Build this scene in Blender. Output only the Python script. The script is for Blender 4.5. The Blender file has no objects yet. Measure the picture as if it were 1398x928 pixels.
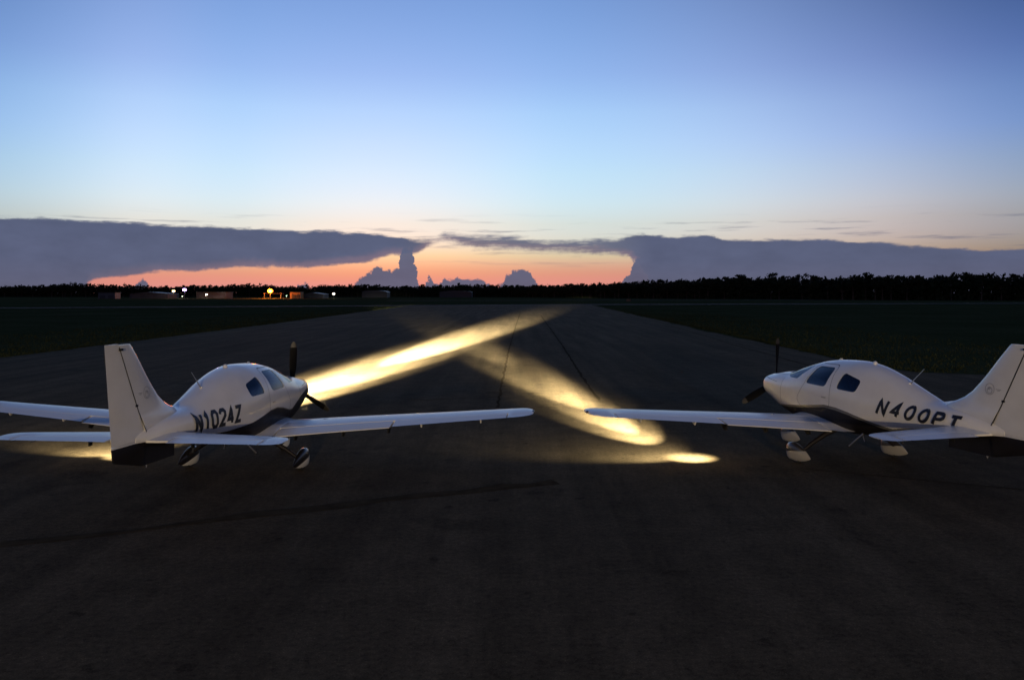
import bpy, bmesh, math, random
from mathutils import Vector, Matrix, noise
random.seed(11)
SC = bpy.context.scene
COL = SC.collection

# ------------------------------------------------------------------ camera
F, CH, YH = 1151.28, 3.346, 400.88           # focal length in photo pixels, eye height, horizon row
cd = bpy.data.cameras.new('camera'); cam = bpy.data.objects.new('camera', cd); COL.objects.link(cam)
cam.location = (0, 0, CH); cam.rotation_euler = (math.pi/2, 0, 0)
cd.sensor_width = 36; cd.lens = F/1398*36; cd.shift_y = -(464-YH)/1398
cd.clip_start = .1; cd.clip_end = 12000
SC.camera = cam
SC.view_settings.view_transform = 'Standard'; SC.view_settings.look = 'None'
SC.view_settings.gamma = 1; SC.view_settings.exposure = 3.3
SC.render.engine = 'CYCLES'
SC.cycles.use_denoising = True
SC.cycles.max_bounces = 8
SC.cycles.sample_clamp_indirect = 4

# ------------------------------------------------------------------ world: dusk sky after sunset with a cloud bank
W = bpy.data.worlds.new('World'); SC.world = W; W.use_nodes = True
NT = W.node_tree; NT.nodes.clear()
class G:
    """tiny node-graph helper"""
    def __init__(s, nt): s.nt = nt
    def n(s, t, **k):
        x = s.nt.nodes.new('ShaderNode'+t)
        for a, b in k.items(): setattr(x, a, b)
        return x
    def put(s, sock, v):
        if hasattr(v, 'is_output'): s.nt.links.new(v, sock)
        else: sock.default_value = v
    def m(s, op, a, b=0., c=None, clamp=False):
        x = s.n('Math', operation=op, use_clamp=clamp)
        s.put(x.inputs[0], a); s.put(x.inputs[1], b)
        if c is not None: s.put(x.inputs[2], c)
        return x.outputs[0]
    def smooth(s, v, lo, hi, a=0., b=1.):
        x = s.n('MapRange', interpolation_type='SMOOTHSTEP')
        for i, q in enumerate((v, lo, hi, a, b)): s.put(x.inputs[i], q)
        return x.outputs[0]
    def lin(s, v, lo, hi, a=0., b=1.):
        x = s.n('MapRange')
        for i, q in enumerate((v, lo, hi, a, b)): s.put(x.inputs[i], q)
        return x.outputs[0]
    def mix(s, f, a, b, mode='MIX'):
        x = s.n('Mix', data_type='RGBA', blend_type=mode)
        s.put(x.inputs[0], f)
        for i, q in ((6, a), (7, b)):
            s.put(x.inputs[i], q if hasattr(q, 'is_output') else (*q, 1))
        return x.outputs[2]
    def noise(s, vec, scale, detail=4., rough=.55, dim='3D'):
        x = s.n('TexNoise', noise_dimensions=dim)
        s.put(x.inputs['Vector'], vec); x.inputs['Scale'].default_value = scale
        x.inputs['Detail'].default_value = detail; x.inputs['Roughness'].default_value = rough
        return x.outputs['Fac']
    def comb(s, x, y, z=0.):
        c = s.n('CombineXYZ')
        for i, q in enumerate((x, y, z)): s.put(c.inputs[i], q)
        return c.outputs[0]
    def curve(s, v, pts):
        c = s.n('FloatCurve'); cu = c.mapping.curves[0]
        pts = sorted(pts)
        cu.points[0].location = pts[0]; cu.points[1].location = pts[-1]
        for p in pts[1:-1]: cu.points.new(*p)
        for p in cu.points: p.handle_type = 'VECTOR'
        c.mapping.update(); s.put(c.inputs['Value'], v)
        return c.outputs[0]
    def ramp(s, v, pts):
        r = s.n('ValToRGB'); e = r.color_ramp.elements
        while len(e) < len(pts): e.new(.5)
        for q, (p, c) in zip(e, pts): q.position = p; q.color = (*c, 1)
        s.put(r.inputs[0], v); return r.outputs[0]

SUN_ELEV, SUN_AZ = math.radians(-1.3), math.radians(-9)
w = G(NT)
sky = w.n('TexSky', sky_type='NISHITA', sun_disc=False)
sky.sun_elevation = SUN_ELEV; sky.sun_rotation = SUN_AZ
sky.dust_density = 1.2; sky.ozone_density = 3.0
tc = w.n('TexCoord'); sp = w.n('SeparateXYZ'); NT.links.new(tc.outputs['Generated'], sp.inputs[0])
az = w.m('ARCTAN2', sp.outputs[0], sp.outputs[1])
el = w.m('MULTIPLY', w.m('ARCSINE', sp.outputs[2]), 180/math.pi)           # degrees
def A(px): return (math.atan((px-699)/F)+math.pi/4)/(math.pi/2)
def Ed(px, py): return math.degrees(math.atan((YH-py)/F*math.cos(math.atan((px-699)/F))))
azw = w.comb(w.m('MULTIPLY', az, 1.), w.m('MULTIPLY', el, math.pi/180*2.2))
n1 = w.noise(azw, 16, 7, .6)
n2 = w.noise(w.comb(az, w.m('MULTIPLY', el, math.pi/180), 3.3), 75, 5, .6)
n3 = w.noise(w.comb(az, w.m('MULTIPLY', el, math.pi/180), 9.1), 150, 4, .6)
azd = w.m('ADD', az, w.m('MULTIPLY', w.m('ADD', w.m('SUBTRACT', n2, .5), w.m('SUBTRACT', n3, .5)), .010))
azn = w.lin(azd, -math.pi/4, math.pi/4)
def ccurve(pts, floor=-1.):
    # pixel profile -> elevation in degrees; the curve stores (el+1)/9
    P = [(A(x), (Ed(x, y)+1)/9 if y is not None else 0.) for x, y in pts]
    return w.m('SUBTRACT', w.m('MULTIPLY', w.curve(azn, P), 9.), 1.)
TOP = [(-452, 320), (-200, 300), (0, 297), (100, 299), (200, 306), (300, 309), (400, 316), (450, 315), (500, 319), (545, 323), (575, 327), (592, 327), (605, 323), (620, 322), (700, 324),
       (750, 331), (800, 330), (845, 325), (875, 317), (915, 325), (970, 321), (990, 327), (1100, 327), (1200, 331), (1300, 338), (1335, 344), (1398, 341), (1600, 335), (1850, 320)]
BOT = [(-452, None), (60, None), (108, None), (118, 388), (130, 381), (200, 372), (270, 369), (330, 364), (400, 366), (450, 363), (500, 358), (535, 349), (548, 350), (562, 350), (576, 342), (590, 332), (604, 329), (625, 333),
       (640, 337), (700, 341), (800, 345), (855, 350), (866, 356), (874, 366), (884, 380), (898, None), (1000, None), (1850, None)]
top = ccurve(TOP); bot = ccurve(BOT)
CUM = [(-452, 402), (180, 402), (188, 385), (200, 384), (206, 402), (405, 402), (412, 385), (420, 386), (425, 402), (480, 402), (488, 381), (503, 375), (512, 362), (519, 368), (525, 371),
       (541, 370), (547, 352), (550, 338), (568, 338), (565, 355), (567, 402)]
CUM = [(-452, 402), (150, 402), (180, 402), (188, 385), (200, 384), (206, 402), (405, 402), (412, 385), (420, 386), (425, 402), (480, 402), (488, 381), (503, 375), (512, 362), (520, 368),
       (541, 370), (545, 368), (549, 338), (567, 338), (568, 374), (575, 402), (580, 395), (585, 376), (590, 386), (600, 388), (606, 381), (620, 383), (632, 379), (645, 383), (660, 380), (668, 395), (680, 395),
       (690, 379), (700, 369), (720, 368), (728, 379), (736, 396), (760, 402), (840, 402), (850, 386), (862, 366), (872, 348), (1000, 346), (1850, 346)]
cum = ccurve(CUM)
fib = w.noise(w.comb(w.m('MULTIPLY', az, 5.), w.m('MULTIPLY', el, math.pi/180*38), 2.), 4.5, 6, .62)       # long drawn-out fibres
thin = w.m('MULTIPLY', w.smooth(az, -.14, -.06), w.smooth(az, .10, .17, 1, 0))                       # the bank is thin between its two masses
soft = w.lin(thin, 0, 1, .11, .26)
e_top = w.m('SUBTRACT', w.m('SUBTRACT', el, top), w.m('MULTIPLY', w.m('SUBTRACT', n1, .5), .8))
e_top = w.m('SUBTRACT', e_top, w.m('MULTIPLY', w.m('SUBTRACT', fib, .5), w.lin(thin, 0, 1, .55, 1.3)))
e_bot = w.m('SUBTRACT', w.m('SUBTRACT', el, bot), w.m('MULTIPLY', w.m('SUBTRACT', n1, .5), .45))
e_bot = w.m('ADD', e_bot, w.m('MULTIPLY', w.m('SUBTRACT', fib, .5), w.lin(thin, 0, 1, .35, .9)))
e_bot = w.m('ADD', e_bot, w.m('MULTIPLY', w.m('SUBTRACT', n3, .5), .28))
deck = w.m('MULTIPLY', w.smooth(w.m('DIVIDE', e_top, soft), -1, 1, 1, 0), w.smooth(w.m('DIVIDE', e_bot, soft), -.9, 1.3))
deck = w.m('MULTIPLY', deck, w.lin(thin, 0, 1, 1., .92))
n5 = w.noise(w.comb(az, w.m('MULTIPLY', el, math.pi/180), 7.7), 105, 6, .58)
e_cum = w.m('SUBTRACT', w.m('SUBTRACT', el, cum), w.m('MULTIPLY', w.m('SUBTRACT', n5, .5), 1.0))
cumm = w.smooth(e_cum, -.07, .10, .97, 0)
# thin streaks just above and below the bank
n4 = w.noise(w.comb(w.m('MULTIPLY', az, 1.), w.m('MULTIPLY', el, .30), 5.), 9, 6, .6)
stk = w.m('MULTIPLY', w.smooth(n4, .53, .72), w.m('MULTIPLY', w.smooth(el, 1.2, 3.2), w.smooth(el, 4.2, 5.6, 1, 0)))
mask = w.m('MAXIMUM', w.m('MAXIMUM', deck, cumm), w.m('MULTIPLY', stk, .6))
# clear-sky grade: deeper blue up high, pinker just over the horizon
g1 = w.n('Gamma'); NT.links.new(sky.outputs[0], g1.inputs[0]); g1.inputs[1].default_value = 1.0
TN = [(0, (.82, 1.0, 7.)), (.5, (.80, 1.05, 6.)), (1.3, (.80, 1.25, 3.6)), (2.5, (.92, 1.45, 2.2)), (4.7, (1.13, 1.40, 1.45)), (6, (1.26, 1.49, 1.39)), (8, (1.41, 1.53, 1.27)), (10, (1.52, 1.52, 1.23)), (12, (1.55, 1.50, 1.20)), (14.5, (1.42, 1.31, 1.12)), (19, (1.29, 1.18, 1.02)), (40, (1.1, 1.08, .95))]
tint = w.ramp(w.lin(el, 0, 40), [(e/40, tuple(v/8 for v in c)) for e, c in TN])
clear = w.mix(1., g1.outputs[0], w.mix(1., tint, (8., 8., 8.), 'MULTIPLY'), 'MULTIPLY')
away = w.smooth(w.m('ABSOLUTE', w.m('ADD', az, .14)), .12, .75)
awc = w.ramp(w.lin(el, 0, 40), [(0, (1., .66, .68)), (.14, (1., .68, .72)), (.25, (.64, .57, .78)), (.48, (.29, .32, .43)), (1, (.45, .42, .50))])
clear = w.mix(1., clear, w.mix(away, (1., 1., 1.), awc), 'MULTIPLY')
aza = w.m('ABSOLUTE', az)
wide = w.m('MULTIPLY', w.m('ADD', w.smooth(az, .03, .32), w.smooth(az, -.45, -.30, .7, 0.)), w.smooth(aza, .38, .60, 1, 0))       # the pale glow reaches well to both sides of the sunset
clear = w.mix(1., clear, w.mix(wide, (1., 1., 1.), (1.42, 1.17, 1.10)), 'MULTIPLY')
pink = w.m('MULTIPLY', w.smooth(el, .2, 3.0, .78, 0.), w.lin(away, 0, 1, 1, .5))
clear = w.mix(pink, clear, (.62, .25, .23))
mauve = w.m('MULTIPLY', w.smooth(w.m('ABSOLUTE', az), 1.0, 2.3), w.smooth(el, 3., 22., .8, 0.))
clear = w.mix(mauve, clear, (.20, .16, .20))
cc = w.ramp(w.lin(el, 0, 5.5), [(0, (.080, .080, .124)), (.4, (.070, .080, .134)), (1, (.066, .080, .136))])
cc = w.mix(w.m('MULTIPLY', w.smooth(w.m('ABSOLUTE', w.m('ADD', az, .15)), .35, 1.2), .1), cc, (.045, .05, .09))
ncl = w.lin(n1, .3, .7, .9, 1.1)
cc = w.mix(1., cc, w.comb(ncl, ncl, ncl), 'MULTIPLY')
edge = w.m('MULTIPLY', w.smooth(e_bot, 0., .7, .32, 0.), w.smooth(w.m('ABSOLUTE', az), .25, .6, 1, 0))   # afterglow through the thin lower rim
edge = w.m('MULTIPLY', w.m('MULTIPLY', edge, w.lin(deck, 0, 1, .2, 1.)), w.lin(cumm, 0, .97, 1., 0.))
cc = w.mix(edge, cc, (.30, .16, .16))
fin = w.mix(mask, clear, cc)
bg = w.n('Background'); NT.links.new(fin, bg.inputs[0]); bg.inputs[1].default_value = .15
wo = w.n('OutputWorld'); NT.links.new(bg.outputs[0], wo.inputs[0])
# the sun has set: no sun lamp

# ------------------------------------------------------------------ helpers
def gpt(px, py, z=0.):
    d = F*(CH-z)/(py-YH); return ((px-699)*d/F, d)
def tag(o, label=None, cat=None, group=None, kind=None):
    for k, v in (('label', label), ('category', cat), ('group', group), ('kind', kind)):
        if v: o[k] = v
    return o
def empty(name, loc, rz=0.):
    o = bpy.data.objects.new(name, None); COL.objects.link(o); o.location = loc; o.rotation_euler = (0, 0, rz)
    o.empty_display_size = .3; return o
def mkobj(name, verts, faces, mat, parent=None, smooth=None, mats=None, midx=None):
    me = bpy.data.meshes.new(name); me.from_pydata(verts, [], faces); me.update()
    bm = bmesh.new(); bm.from_mesh(me); bmesh.ops.recalc_face_normals(bm, faces=bm.faces); bm.to_mesh(me); bm.free()
    return meobj(name, me, mat, parent, smooth, mats, midx)
def meobj(name, me, mat, parent=None, smooth=None, mats=None, midx=None):
    for m_ in (mats or [mat]): me.materials.append(m_)
    if midx: me.polygons.foreach_set('material_index', midx)
    if smooth is not None:
        me.polygons.foreach_set('use_smooth', [True]*len(me.polygons)); me.set_sharp_from_angle(angle=math.radians(smooth))
    o = bpy.data.objects.new(name, me); COL.objects.link(o)
    if parent: o.parent = parent
    return o
def loft(rings, cap0=True, cap1=True, closed=True):
    V = []; Fc = []; n = len(rings[0])
    for r in rings: V += [tuple(p) for p in r]
    for i in range(len(rings)-1):
        for j in range(n if closed else n-1):
            k = (j+1) % n
            Fc.append((i*n+j, i*n+k, (i+1)*n+k, (i+1)*n+j))
    if cap0: Fc.append(tuple(range(n)))
    if cap1: Fc.append(tuple(range((len(rings)-1)*n, len(rings)*n)))
    return V, Fc
def box(x0, x1, y0, y1, z0, z1):
    V = [(x, y, z) for x in (x0, x1) for y in (y0, y1) for z in (z0, z1)]
    return V, [(0, 1, 3, 2), (4, 6, 7, 5), (0, 4, 5, 1), (2, 3, 7, 6), (0, 2, 6, 4), (1, 5, 7, 3)]
def join(parts):
    V = []; Fc = []
    for v, f in parts:
        b = len(V); V += v; Fc += [tuple(i+b for i in q) for q in f]
    return V, Fc
def tube(pts, rads, n=10, cap=True, flat=1.0):
    pts = [Vector(p) for p in pts]; rings = []
    up = None
    for i, p in enumerate(pts):
        t = (pts[min(i+1, len(pts)-1)]-pts[max(i-1, 0)]).normalized()
        a = t.cross(Vector((0, 0, 1)) if abs(t.z) < .95 else Vector((1, 0, 0))).normalized(); b = t.cross(a)
        r = rads[i] if isinstance(rads, (list, tuple)) else rads
        rings.append([p+a*(r*math.cos(q*2*math.pi/n))+b*(r*flat*math.sin(q*2*math.pi/n)) for q in range(n)])
    return loft(rings, cap, cap)
def lathe(prof, axis='x', n=24, o=(0, 0, 0)):
    rings = []
    for a, r in prof:
        ring = []
        for q in range(n):
            c, s = math.cos(q*2*math.pi/n)*r, math.sin(q*2*math.pi/n)*r
            p = {'x': (a, c, s), 'y': (c, a, s), 'z': (c, s, a)}[axis]
            ring.append((p[0]+o[0], p[1]+o[1], p[2]+o[2]))
        rings.append(ring)
    return loft(rings)
def interp(x, xs, ys):
    """monotone cubic through increasing xs"""
    n = len(xs)
    if x <= xs[0]: return ys[0]
    if x >= xs[-1]: return ys[-1]
    i = max(k for k in range(n-1) if xs[k] <= x)
    def sl(k):
        if k == 0 or k == n-1: return 0. if n < 3 else (ys[1]-ys[0])/(xs[1]-xs[0]) if k == 0 else (ys[-1]-ys[-2])/(xs[-1]-xs[-2])
        a = (ys[k]-ys[k-1])/(xs[k]-xs[k-1]); b = (ys[k+1]-ys[k])/(xs[k+1]-xs[k])
        return 0. if a*b <= 0 else 2*a*b/(a+b)
    h = xs[i+1]-xs[i]; t = (x-xs[i])/h
    return (2*t**3-3*t*t+1)*ys[i]+(t**3-2*t*t+t)*h*sl(i)+(-2*t**3+3*t*t)*ys[i+1]+(t**3-t*t)*h*sl(i+1)

# ------------------------------------------------------------------ materials
def pmat(name, col, rough=.5, metal=0., coat=0., spec=None, emit=None, estr=0., trans=0., ior=None):
    m_ = bpy.data.materials.new(name); m_.use_nodes = True; b = m_.node_tree.nodes['Principled BSDF']
    b.inputs['Base Color'].default_value = (*col, 1); b.inputs['Roughness'].default_value = rough; b.inputs['Metallic'].default_value = metal
    b.inputs['Coat Weight'].default_value = coat; b.inputs['Coat Roughness'].default_value = .14
    if spec is not None: b.inputs['Specular IOR Level'].default_value = spec
    if trans: b.inputs['Transmission Weight'].default_value = trans
    if ior: b.inputs['IOR'].default_value = ior
    if emit: b.inputs['Emission Color'].default_value = (*emit, 1); b.inputs['Emission Strength'].default_value = estr
    return m_
def vary(m_, scale, lo, hi, coord='Object', detail=4, bump=0., bscale=None, rvar=None):
    """procedural variation of a principled material's colour (and relief)"""
    g = G(m_.node_tree); b = m_.node_tree.nodes['Principled BSDF']; t = g.n('TexCoord').outputs[coord]
    n = g.noise(t, scale, detail)
    v = g.lin(n, .3, .7, lo, hi)
    c = tuple(b.inputs['Base Color'].default_value)[:3]
    o = g.mix(1., c, g.comb(v, v, v), 'MULTIPLY'); m_.node_tree.links.new(o, b.inputs['Base Color'])
    if rvar: m_.node_tree.links.new(g.lin(n, .3, .7, *rvar), b.inputs['Roughness'])
    if bump:
        bp = g.n('Bump'); bp.inputs['Strength'].default_value = bump; bp.inputs['Distance'].default_value = .02
        m_.node_tree.links.new(g.noise(t, bscale or scale*4, 3), bp.inputs['Height']); m_.node_tree.links.new(bp.outputs[0], b.inputs['Normal'])
    return m_
PAINT = (.73, .71, .65)
M = {}
M['white'] = vary(pmat('white_aircraft_paint', PAINT, .36, coat=.35), 1.2, .96, 1.02, rvar=None)
M['black'] = vary(pmat('black_aircraft_paint', (.012, .010, .012), .55, spec=.25), 3., .8, 1.2)
M['grey'] = pmat('grey_stripe_paint', (.17, .16, .13), .35, coat=.3)
M['letter'] = pmat('letter_paint', (.010, .010, .014), .4)
M['emblem'] = pmat('faded_emblem_paint', (.30, .29, .27), .5)
M['rubber'] = vary(pmat('tyre_rubber', (.02, .02, .02), .85), 20, .8, 1.2)
M['prop'] = pmat('propeller_black', (.0035, .0033, .003), .6, spec=.1)
M['proptip'] = pmat('propeller_tip', (.03, .026, .018), .5)
M['metal'] = pmat('brushed_metal', (.45, .44, .42), .35, metal=.9)
M['dark'] = pmat('dark_fitting', (.012, .012, .012), .6, spec=.2)
M['gap'] = pmat('seam_dark', (.05, .05, .05), .8)
M['seat'] = vary(pmat('seat_leather', (.16, .13, .10), .6), 8, .85, 1.15)
M['panel'] = pmat('instrument_panel', (.03, .03, .03), .6)
M['lens'] = pmat('lamp_lens', (.9, .85, .7), .1, emit=(1., .86, .55), estr=8.)
M['redlens'] = pmat('red_lens', (.05, .008, .008), .15, coat=.5)
M['greenlens'] = pmat('dark_tip_lens', (.03, .035, .03), .12, coat=.5)
M['clearlens'] = pmat('clear_beacon_lens', (.75, .75, .72), .2, coat=.5)
mg = bpy.data.materials.new('cabin_glass'); mg.use_nodes = True
g = G(mg.node_tree); nt = mg.node_tree; nt.nodes.remove(nt.nodes['Principled BSDF'])
tr = g.n('BsdfTransparent'); tr.inputs[0].default_value = (.24, .27, .30, 1); gl = g.n('BsdfGlossy'); gl.inputs['Roughness'].default_value = .03
gl.inputs[0].default_value = (.95, .97, 1, 1)
fr = g.n('Fresnel'); fr.inputs[0].default_value = 1.5; mx = g.n('MixShader')
nt.links.new(g.m('ADD', g.m('MULTIPLY', fr.outputs[0], .65), .008), mx.inputs[0]); nt.links.new(tr.outputs[0], mx.inputs[1]); nt.links.new(gl.outputs[0], mx.inputs[2])
nt.links.new(mx.outputs[0], nt.nodes['Material Output'].inputs[0]); M['glass'] = mg

def hull_paint(name, line, stripe):
    """white over black, divided along a swoosh given as (x, z) points in the airplane's own frame; a grey pinstripe above it"""
    m_ = pmat(name, PAINT, .28, coat=.5); g = G(m_.node_tree); b = m_.node_tree.nodes['Principled BSDF']
    s = g.n('SeparateXYZ'); m_.node_tree.links.new(g.n('TexCoord').outputs['Object'], s.inputs[0])
    xn = g.lin(s.outputs[0], -4.6, 3.0)
    zl = g.m('ADD', g.curve(xn, [((x+4.6)/7.6, z-.6) for x, z in line]), .6)
    th = g.curve(xn, [((x+4.6)/7.6, z) for x, z in stripe])
    dz = g.m('SUBTRACT', s.outputs[2], zl)
    n = g.lin(g.noise(g.n('TexCoord').outputs['Object'], 2.5, 4), .3, .7, .94, 1.04)
    c = g.mix(1., PAINT, g.comb(n, n, n), 'MULTIPLY')
    c = g.mix(g.m('LESS_THAN', dz, th), c, (.15, .14, .115))
    c = g.mix(g.m('LESS_THAN', dz, 0.), c, (.012, .010, .011))
    m_.node_tree.links.new(c, b.inputs['Base Color'])
    blk = g.m('LESS_THAN', dz, 0.); m_.node_tree.links.new(g.lin(blk, 0, 1, .28, .5), b.inputs['Roughness']); m_.node_tree.links.new(g.lin(blk, 0, 1, .5, .05), b.inputs['Coat Weight'])
    m_.node_tree.links.new(g.lin(blk, 0, 1, .5, .25), b.inputs['Specular IOR Level'])
    return m_

# asphalt
def asphalt(name, base, lo=.65, hi=1.35):
    m_ = pmat(name, base, .95, spec=.02); nt = m_.node_tree; g = G(nt); b = nt.nodes['Principled BSDF']
    t = g.n('TexCoord').outputs['Object']
    big = g.lin(g.noise(t, .09, 6, .65), .3, .7, .80, 1.20)
    mid = g.lin(g.noise(t, 1.6, 6, .75), .3, .7, .76, 1.24)
    mp = g.n('Mapping'); nt.links.new(t, mp.inputs[0]); mp.inputs['Scale'].default_value = (1.2, .05, 1)
    lane = g.lin(g.noise(mp.outputs[0], 1., 4, .6), .3, .7, .70, 1.30)
    fine = g.m('MULTIPLY', g.lin(g.noise(t, 55, 3, .7), .3, .7, lo, hi), g.lin(g.noise(t, 13, 4, .75), .3, .7, .62, 1.38))
    v = g.n('TexVoronoi'); nt.links.new(t, v.inputs[0]); v.inputs['Scale'].default_value = 26
    chip = g.smooth(v.outputs['Distance'], .08, .22, 1.7, 1.)
    spots = g.m('MULTIPLY', g.smooth(g.noise(t, .55, 4, .6), .60, .68, 1., .72), g.smooth(g.noise(t, 2.3, 3, .5), .66, .72, 1., .62))
    big = g.m('MULTIPLY', big, spots)
    k = g.m('MULTIPLY', g.m('MULTIPLY', g.m('MULTIPLY', big, mid), g.m('MULTIPLY', lane, fine)), chip)
    c = g.mix(1., base, g.comb(k, k, k), 'MULTIPLY'); nt.links.new(c, b.inputs['Base Color'])
    bp = g.n('Bump'); bp.inputs['Strength'].default_value = .35; bp.inputs['Distance'].default_value = .012
    nt.links.new(g.noise(t, 45, 3, .7), bp.inputs['Height']); nt.links.new(bp.outputs[0], b.inputs['Normal'])
    return m_
M['asphalt'] = asphalt('asphalt', (.090, .068, .039))
M['asphalt2'] = asphalt('pale_worn_asphalt', (.10, .084, .064))
M['tar'] = vary(pmat('tar_sealant', (.055, .043, .026), .97, spec=.0), 6, .7, 1.3)
mgd = pmat('grass_ground', (.03, .04, .016), 1., spec=.0); nt = mgd.node_tree; g = G(nt); t = g.n('TexCoord').outputs['Object']
c = g.ramp(g.noise(t, .06, 8, .65), [(.3, (.038, .045, .018)), (.5, (.052, .058, .024)), (.7, (.068, .070, .032))])
k = g.lin(g.noise(t, 3., 5, .7), .3, .7, .6, 1.4); c = g.mix(1., c, g.comb(k, k, k), 'MULTIPLY'); nt.links.new(c, nt.nodes['Principled BSDF'].inputs['Base Color'])
bp = g.n('Bump'); bp.inputs['Strength'].default_value = .8; bp.inputs['Distance'].default_value = .15
nt.links.new(g.noise(t, 4., 5, .7), bp.inputs['Height']); nt.links.new(bp.outputs[0], nt.nodes['Principled BSDF'].inputs['Normal'])
M['ground'] = mgd
M['blade'] = vary(pmat('grass_blades', (.055, .062, .025), .9, spec=.0), .5, .6, 1.4)
M['leaf'] = vary(pmat('leaf_dark', (.020, .027, .012), .85, spec=.1), .6, .6, 1.4)
M['needle'] = vary(pmat('pine_needles', (.022, .032, .016), .85, spec=.1), .6, .6, 1.4)
M['bark'] = vary(pmat('bark', (.06, .045, .035), .95), 3, .7, 1.3, bump=.5)

# ------------------------------------------------------------------ ground and pavements
def slab(name, poly, z, mat, parent=None, kind='structure', thick=.0):
    V = [(x, y, z) for x, y in poly]
    o = mkobj(name, V, [tuple(range(len(V)))], mat, parent)
    if o.data.polygons[0].normal.z < 0: o.data.flip_normals()
    if kind: o['kind'] = kind
    return o
def wobble_edge(p0, p1, step, amp, sd):
    r = random.Random(sd); n = max(2, int(math.dist(p0, p1)/step)); out = []
    nx, ny = -(p1[1]-p0[1]), p1[0]-p0[0]; L = math.hypot(nx, ny); nx /= L; ny /= L
    for i in range(n+1):
        t = i/n; a = 0 if i in (0, n) else r.uniform(-amp, amp)
        out.append((p0[0]+(p1[0]-p0[0])*t+nx*a, p0[1]+(p1[1]-p0[1])*t+ny*a))
    return out
slab('ground', [(-5000, -400), (5000, -400), (5000, 7000), (-5000, 7000)], -.03, M['ground'])
ledge = wobble_edge((-26.5, -60), (-26.8, 100), 1.2, .22, 1)+wobble_edge((-26.9, 102), (-29, 228), 3, .4, 2)
redge = wobble_edge((24, 262), (17.5, 82), 3, .4, 3)+wobble_edge((17.4, 80), (16.6, 38), 1.2, .22, 4)+wobble_edge((17.2, 36), (34, 26), 1.2, .2, 5)+[(34, -60)]
apron = slab('runway', ledge+redge, 0., M['asphalt'])
# crossing taxiway, a little paler
slab('taxiway', [(-420, 92), (-119, 190), (24, 250), (176, 285), (520, 372), (520, 392), (176, 303), (24, 272), (-119, 206), (-420, 108)], .004, M['asphalt2'])
slab('taxiway.001', [(-60, 400), (500, 520), (500, 534), (-60, 414)], -.02, M['asphalt2'])
M['wide_band'] = vary(pmat('darker_asphalt_band', (.070, .053, .031), .97, spec=.0), 3, .75, 1.3)  # tone slightly darker than the asphalt, for the wide diagonal strip
def seam(pts, wd, sd, z=.004, amp=.03):
    r = random.Random(sd); L = []; R_ = []
    P = []
    for a, b in zip(pts[:-1], pts[1:]):
        n = max(2, int(math.dist(a, b)/.6)); P += [(a[0]+(b[0]-a[0])*i/n, a[1]+(b[1]-a[1])*i/n) for i in range(n)]
    P.append(pts[-1])
    for i, p in enumerate(P):
        q = P[min(i+1, len(P)-1)]; o = P[max(i-1, 0)]; dx, dy = q[0]-o[0], q[1]-o[1]; l = math.hypot(dx, dy) or 1
        a = r.uniform(-amp, amp)*(2.5 if wd > .25 else 1); w1 = wd/2*r.uniform(.45, 1.4)
        L.append((p[0]-dy/l*(w1+a), p[1]+dx/l*(w1+a), z)); R_.append((p[0]+dy/l*(w1-a), p[1]-dx/l*(w1-a), z))
    n = len(P)
    o = mkobj('pavement_strip', L+R_, [(i, i+1, n+i+1, n+i) for i in range(n-1)], M['wide_band' if wd > .25 else 'tar'], apron)
    if o.data.polygons[0].normal.z < 0: o.data.flip_normals()
    return o
S_ = [
 ([gpt(679, 556), gpt(686, 520), gpt(694, 480), gpt(704, 445), gpt(710, 428)], .09),
 ([gpt(818, 546), gpt(795, 515), gpt(768, 472), gpt(738, 430)], .10),
 ([gpt(545, 544), gpt(585, 546), gpt(640, 543)], .10),
 ([gpt(650, 544), gpt(681, 541)], .07),
 ([gpt(604, 452), gpt(618, 446), gpt(632, 450)], .14),
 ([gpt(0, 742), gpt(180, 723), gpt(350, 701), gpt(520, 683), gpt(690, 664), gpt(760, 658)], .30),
 ([gpt(410, 590), gpt(520, 578)], .05),
 ([gpt(1100, 640), gpt(1398, 668)], .05),
 ([gpt(885, 436), gpt(1000, 470), gpt(1180, 520)], .10),
 ([gpt(420, 470), gpt(560, 455), gpt(700, 452), gpt(860, 452)], .12),
]
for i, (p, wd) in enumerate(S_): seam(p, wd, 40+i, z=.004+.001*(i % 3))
# grass fringe along the pavement edges
def fringe():
    r = random.Random(5); V = []; Fc = []
    def tuft(x, y, h):
        for k in range(4):
            a = r.uniform(0, math.pi); c, s = math.cos(a)*h*.5, math.sin(a)*h*.5; lx, ly = r.uniform(-.4, .4)*h, r.uniform(-.4, .4)*h
            b = len(V); hh = h*r.uniform(.6, 1.2)
            V.extend([(x-c, y-s, -.04), (x+c, y+s, -.04), (x+lx, y+ly, hh)]); Fc.append((b, b+1, b+2))
    for i in range(9000):
        y = 34+abs(r.gauss(0, 1))*70; x = -26.8-(0 if y < 100 else (y-100)*.017)-r.random()**2.5*14+.12
        tuft(x, y, r.uniform(.03, .09)*(1+y/250))
    for i in range(7000):
        y = 36+abs(r.gauss(0, 1))*60
        if y > 250: continue
        xe = 17.0+(y-40)*.028 if y > 38 else 17.5
        tuft(xe+r.random()**2.5*14-.1, y, r.uniform(.03, .09)*(1+y/250))
    o = mkobj('grass', V, Fc, M['blade']); tag(o, 'short dark grass growing along the asphalt edges', 'grass', kind='stuff')
fringe()

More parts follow.
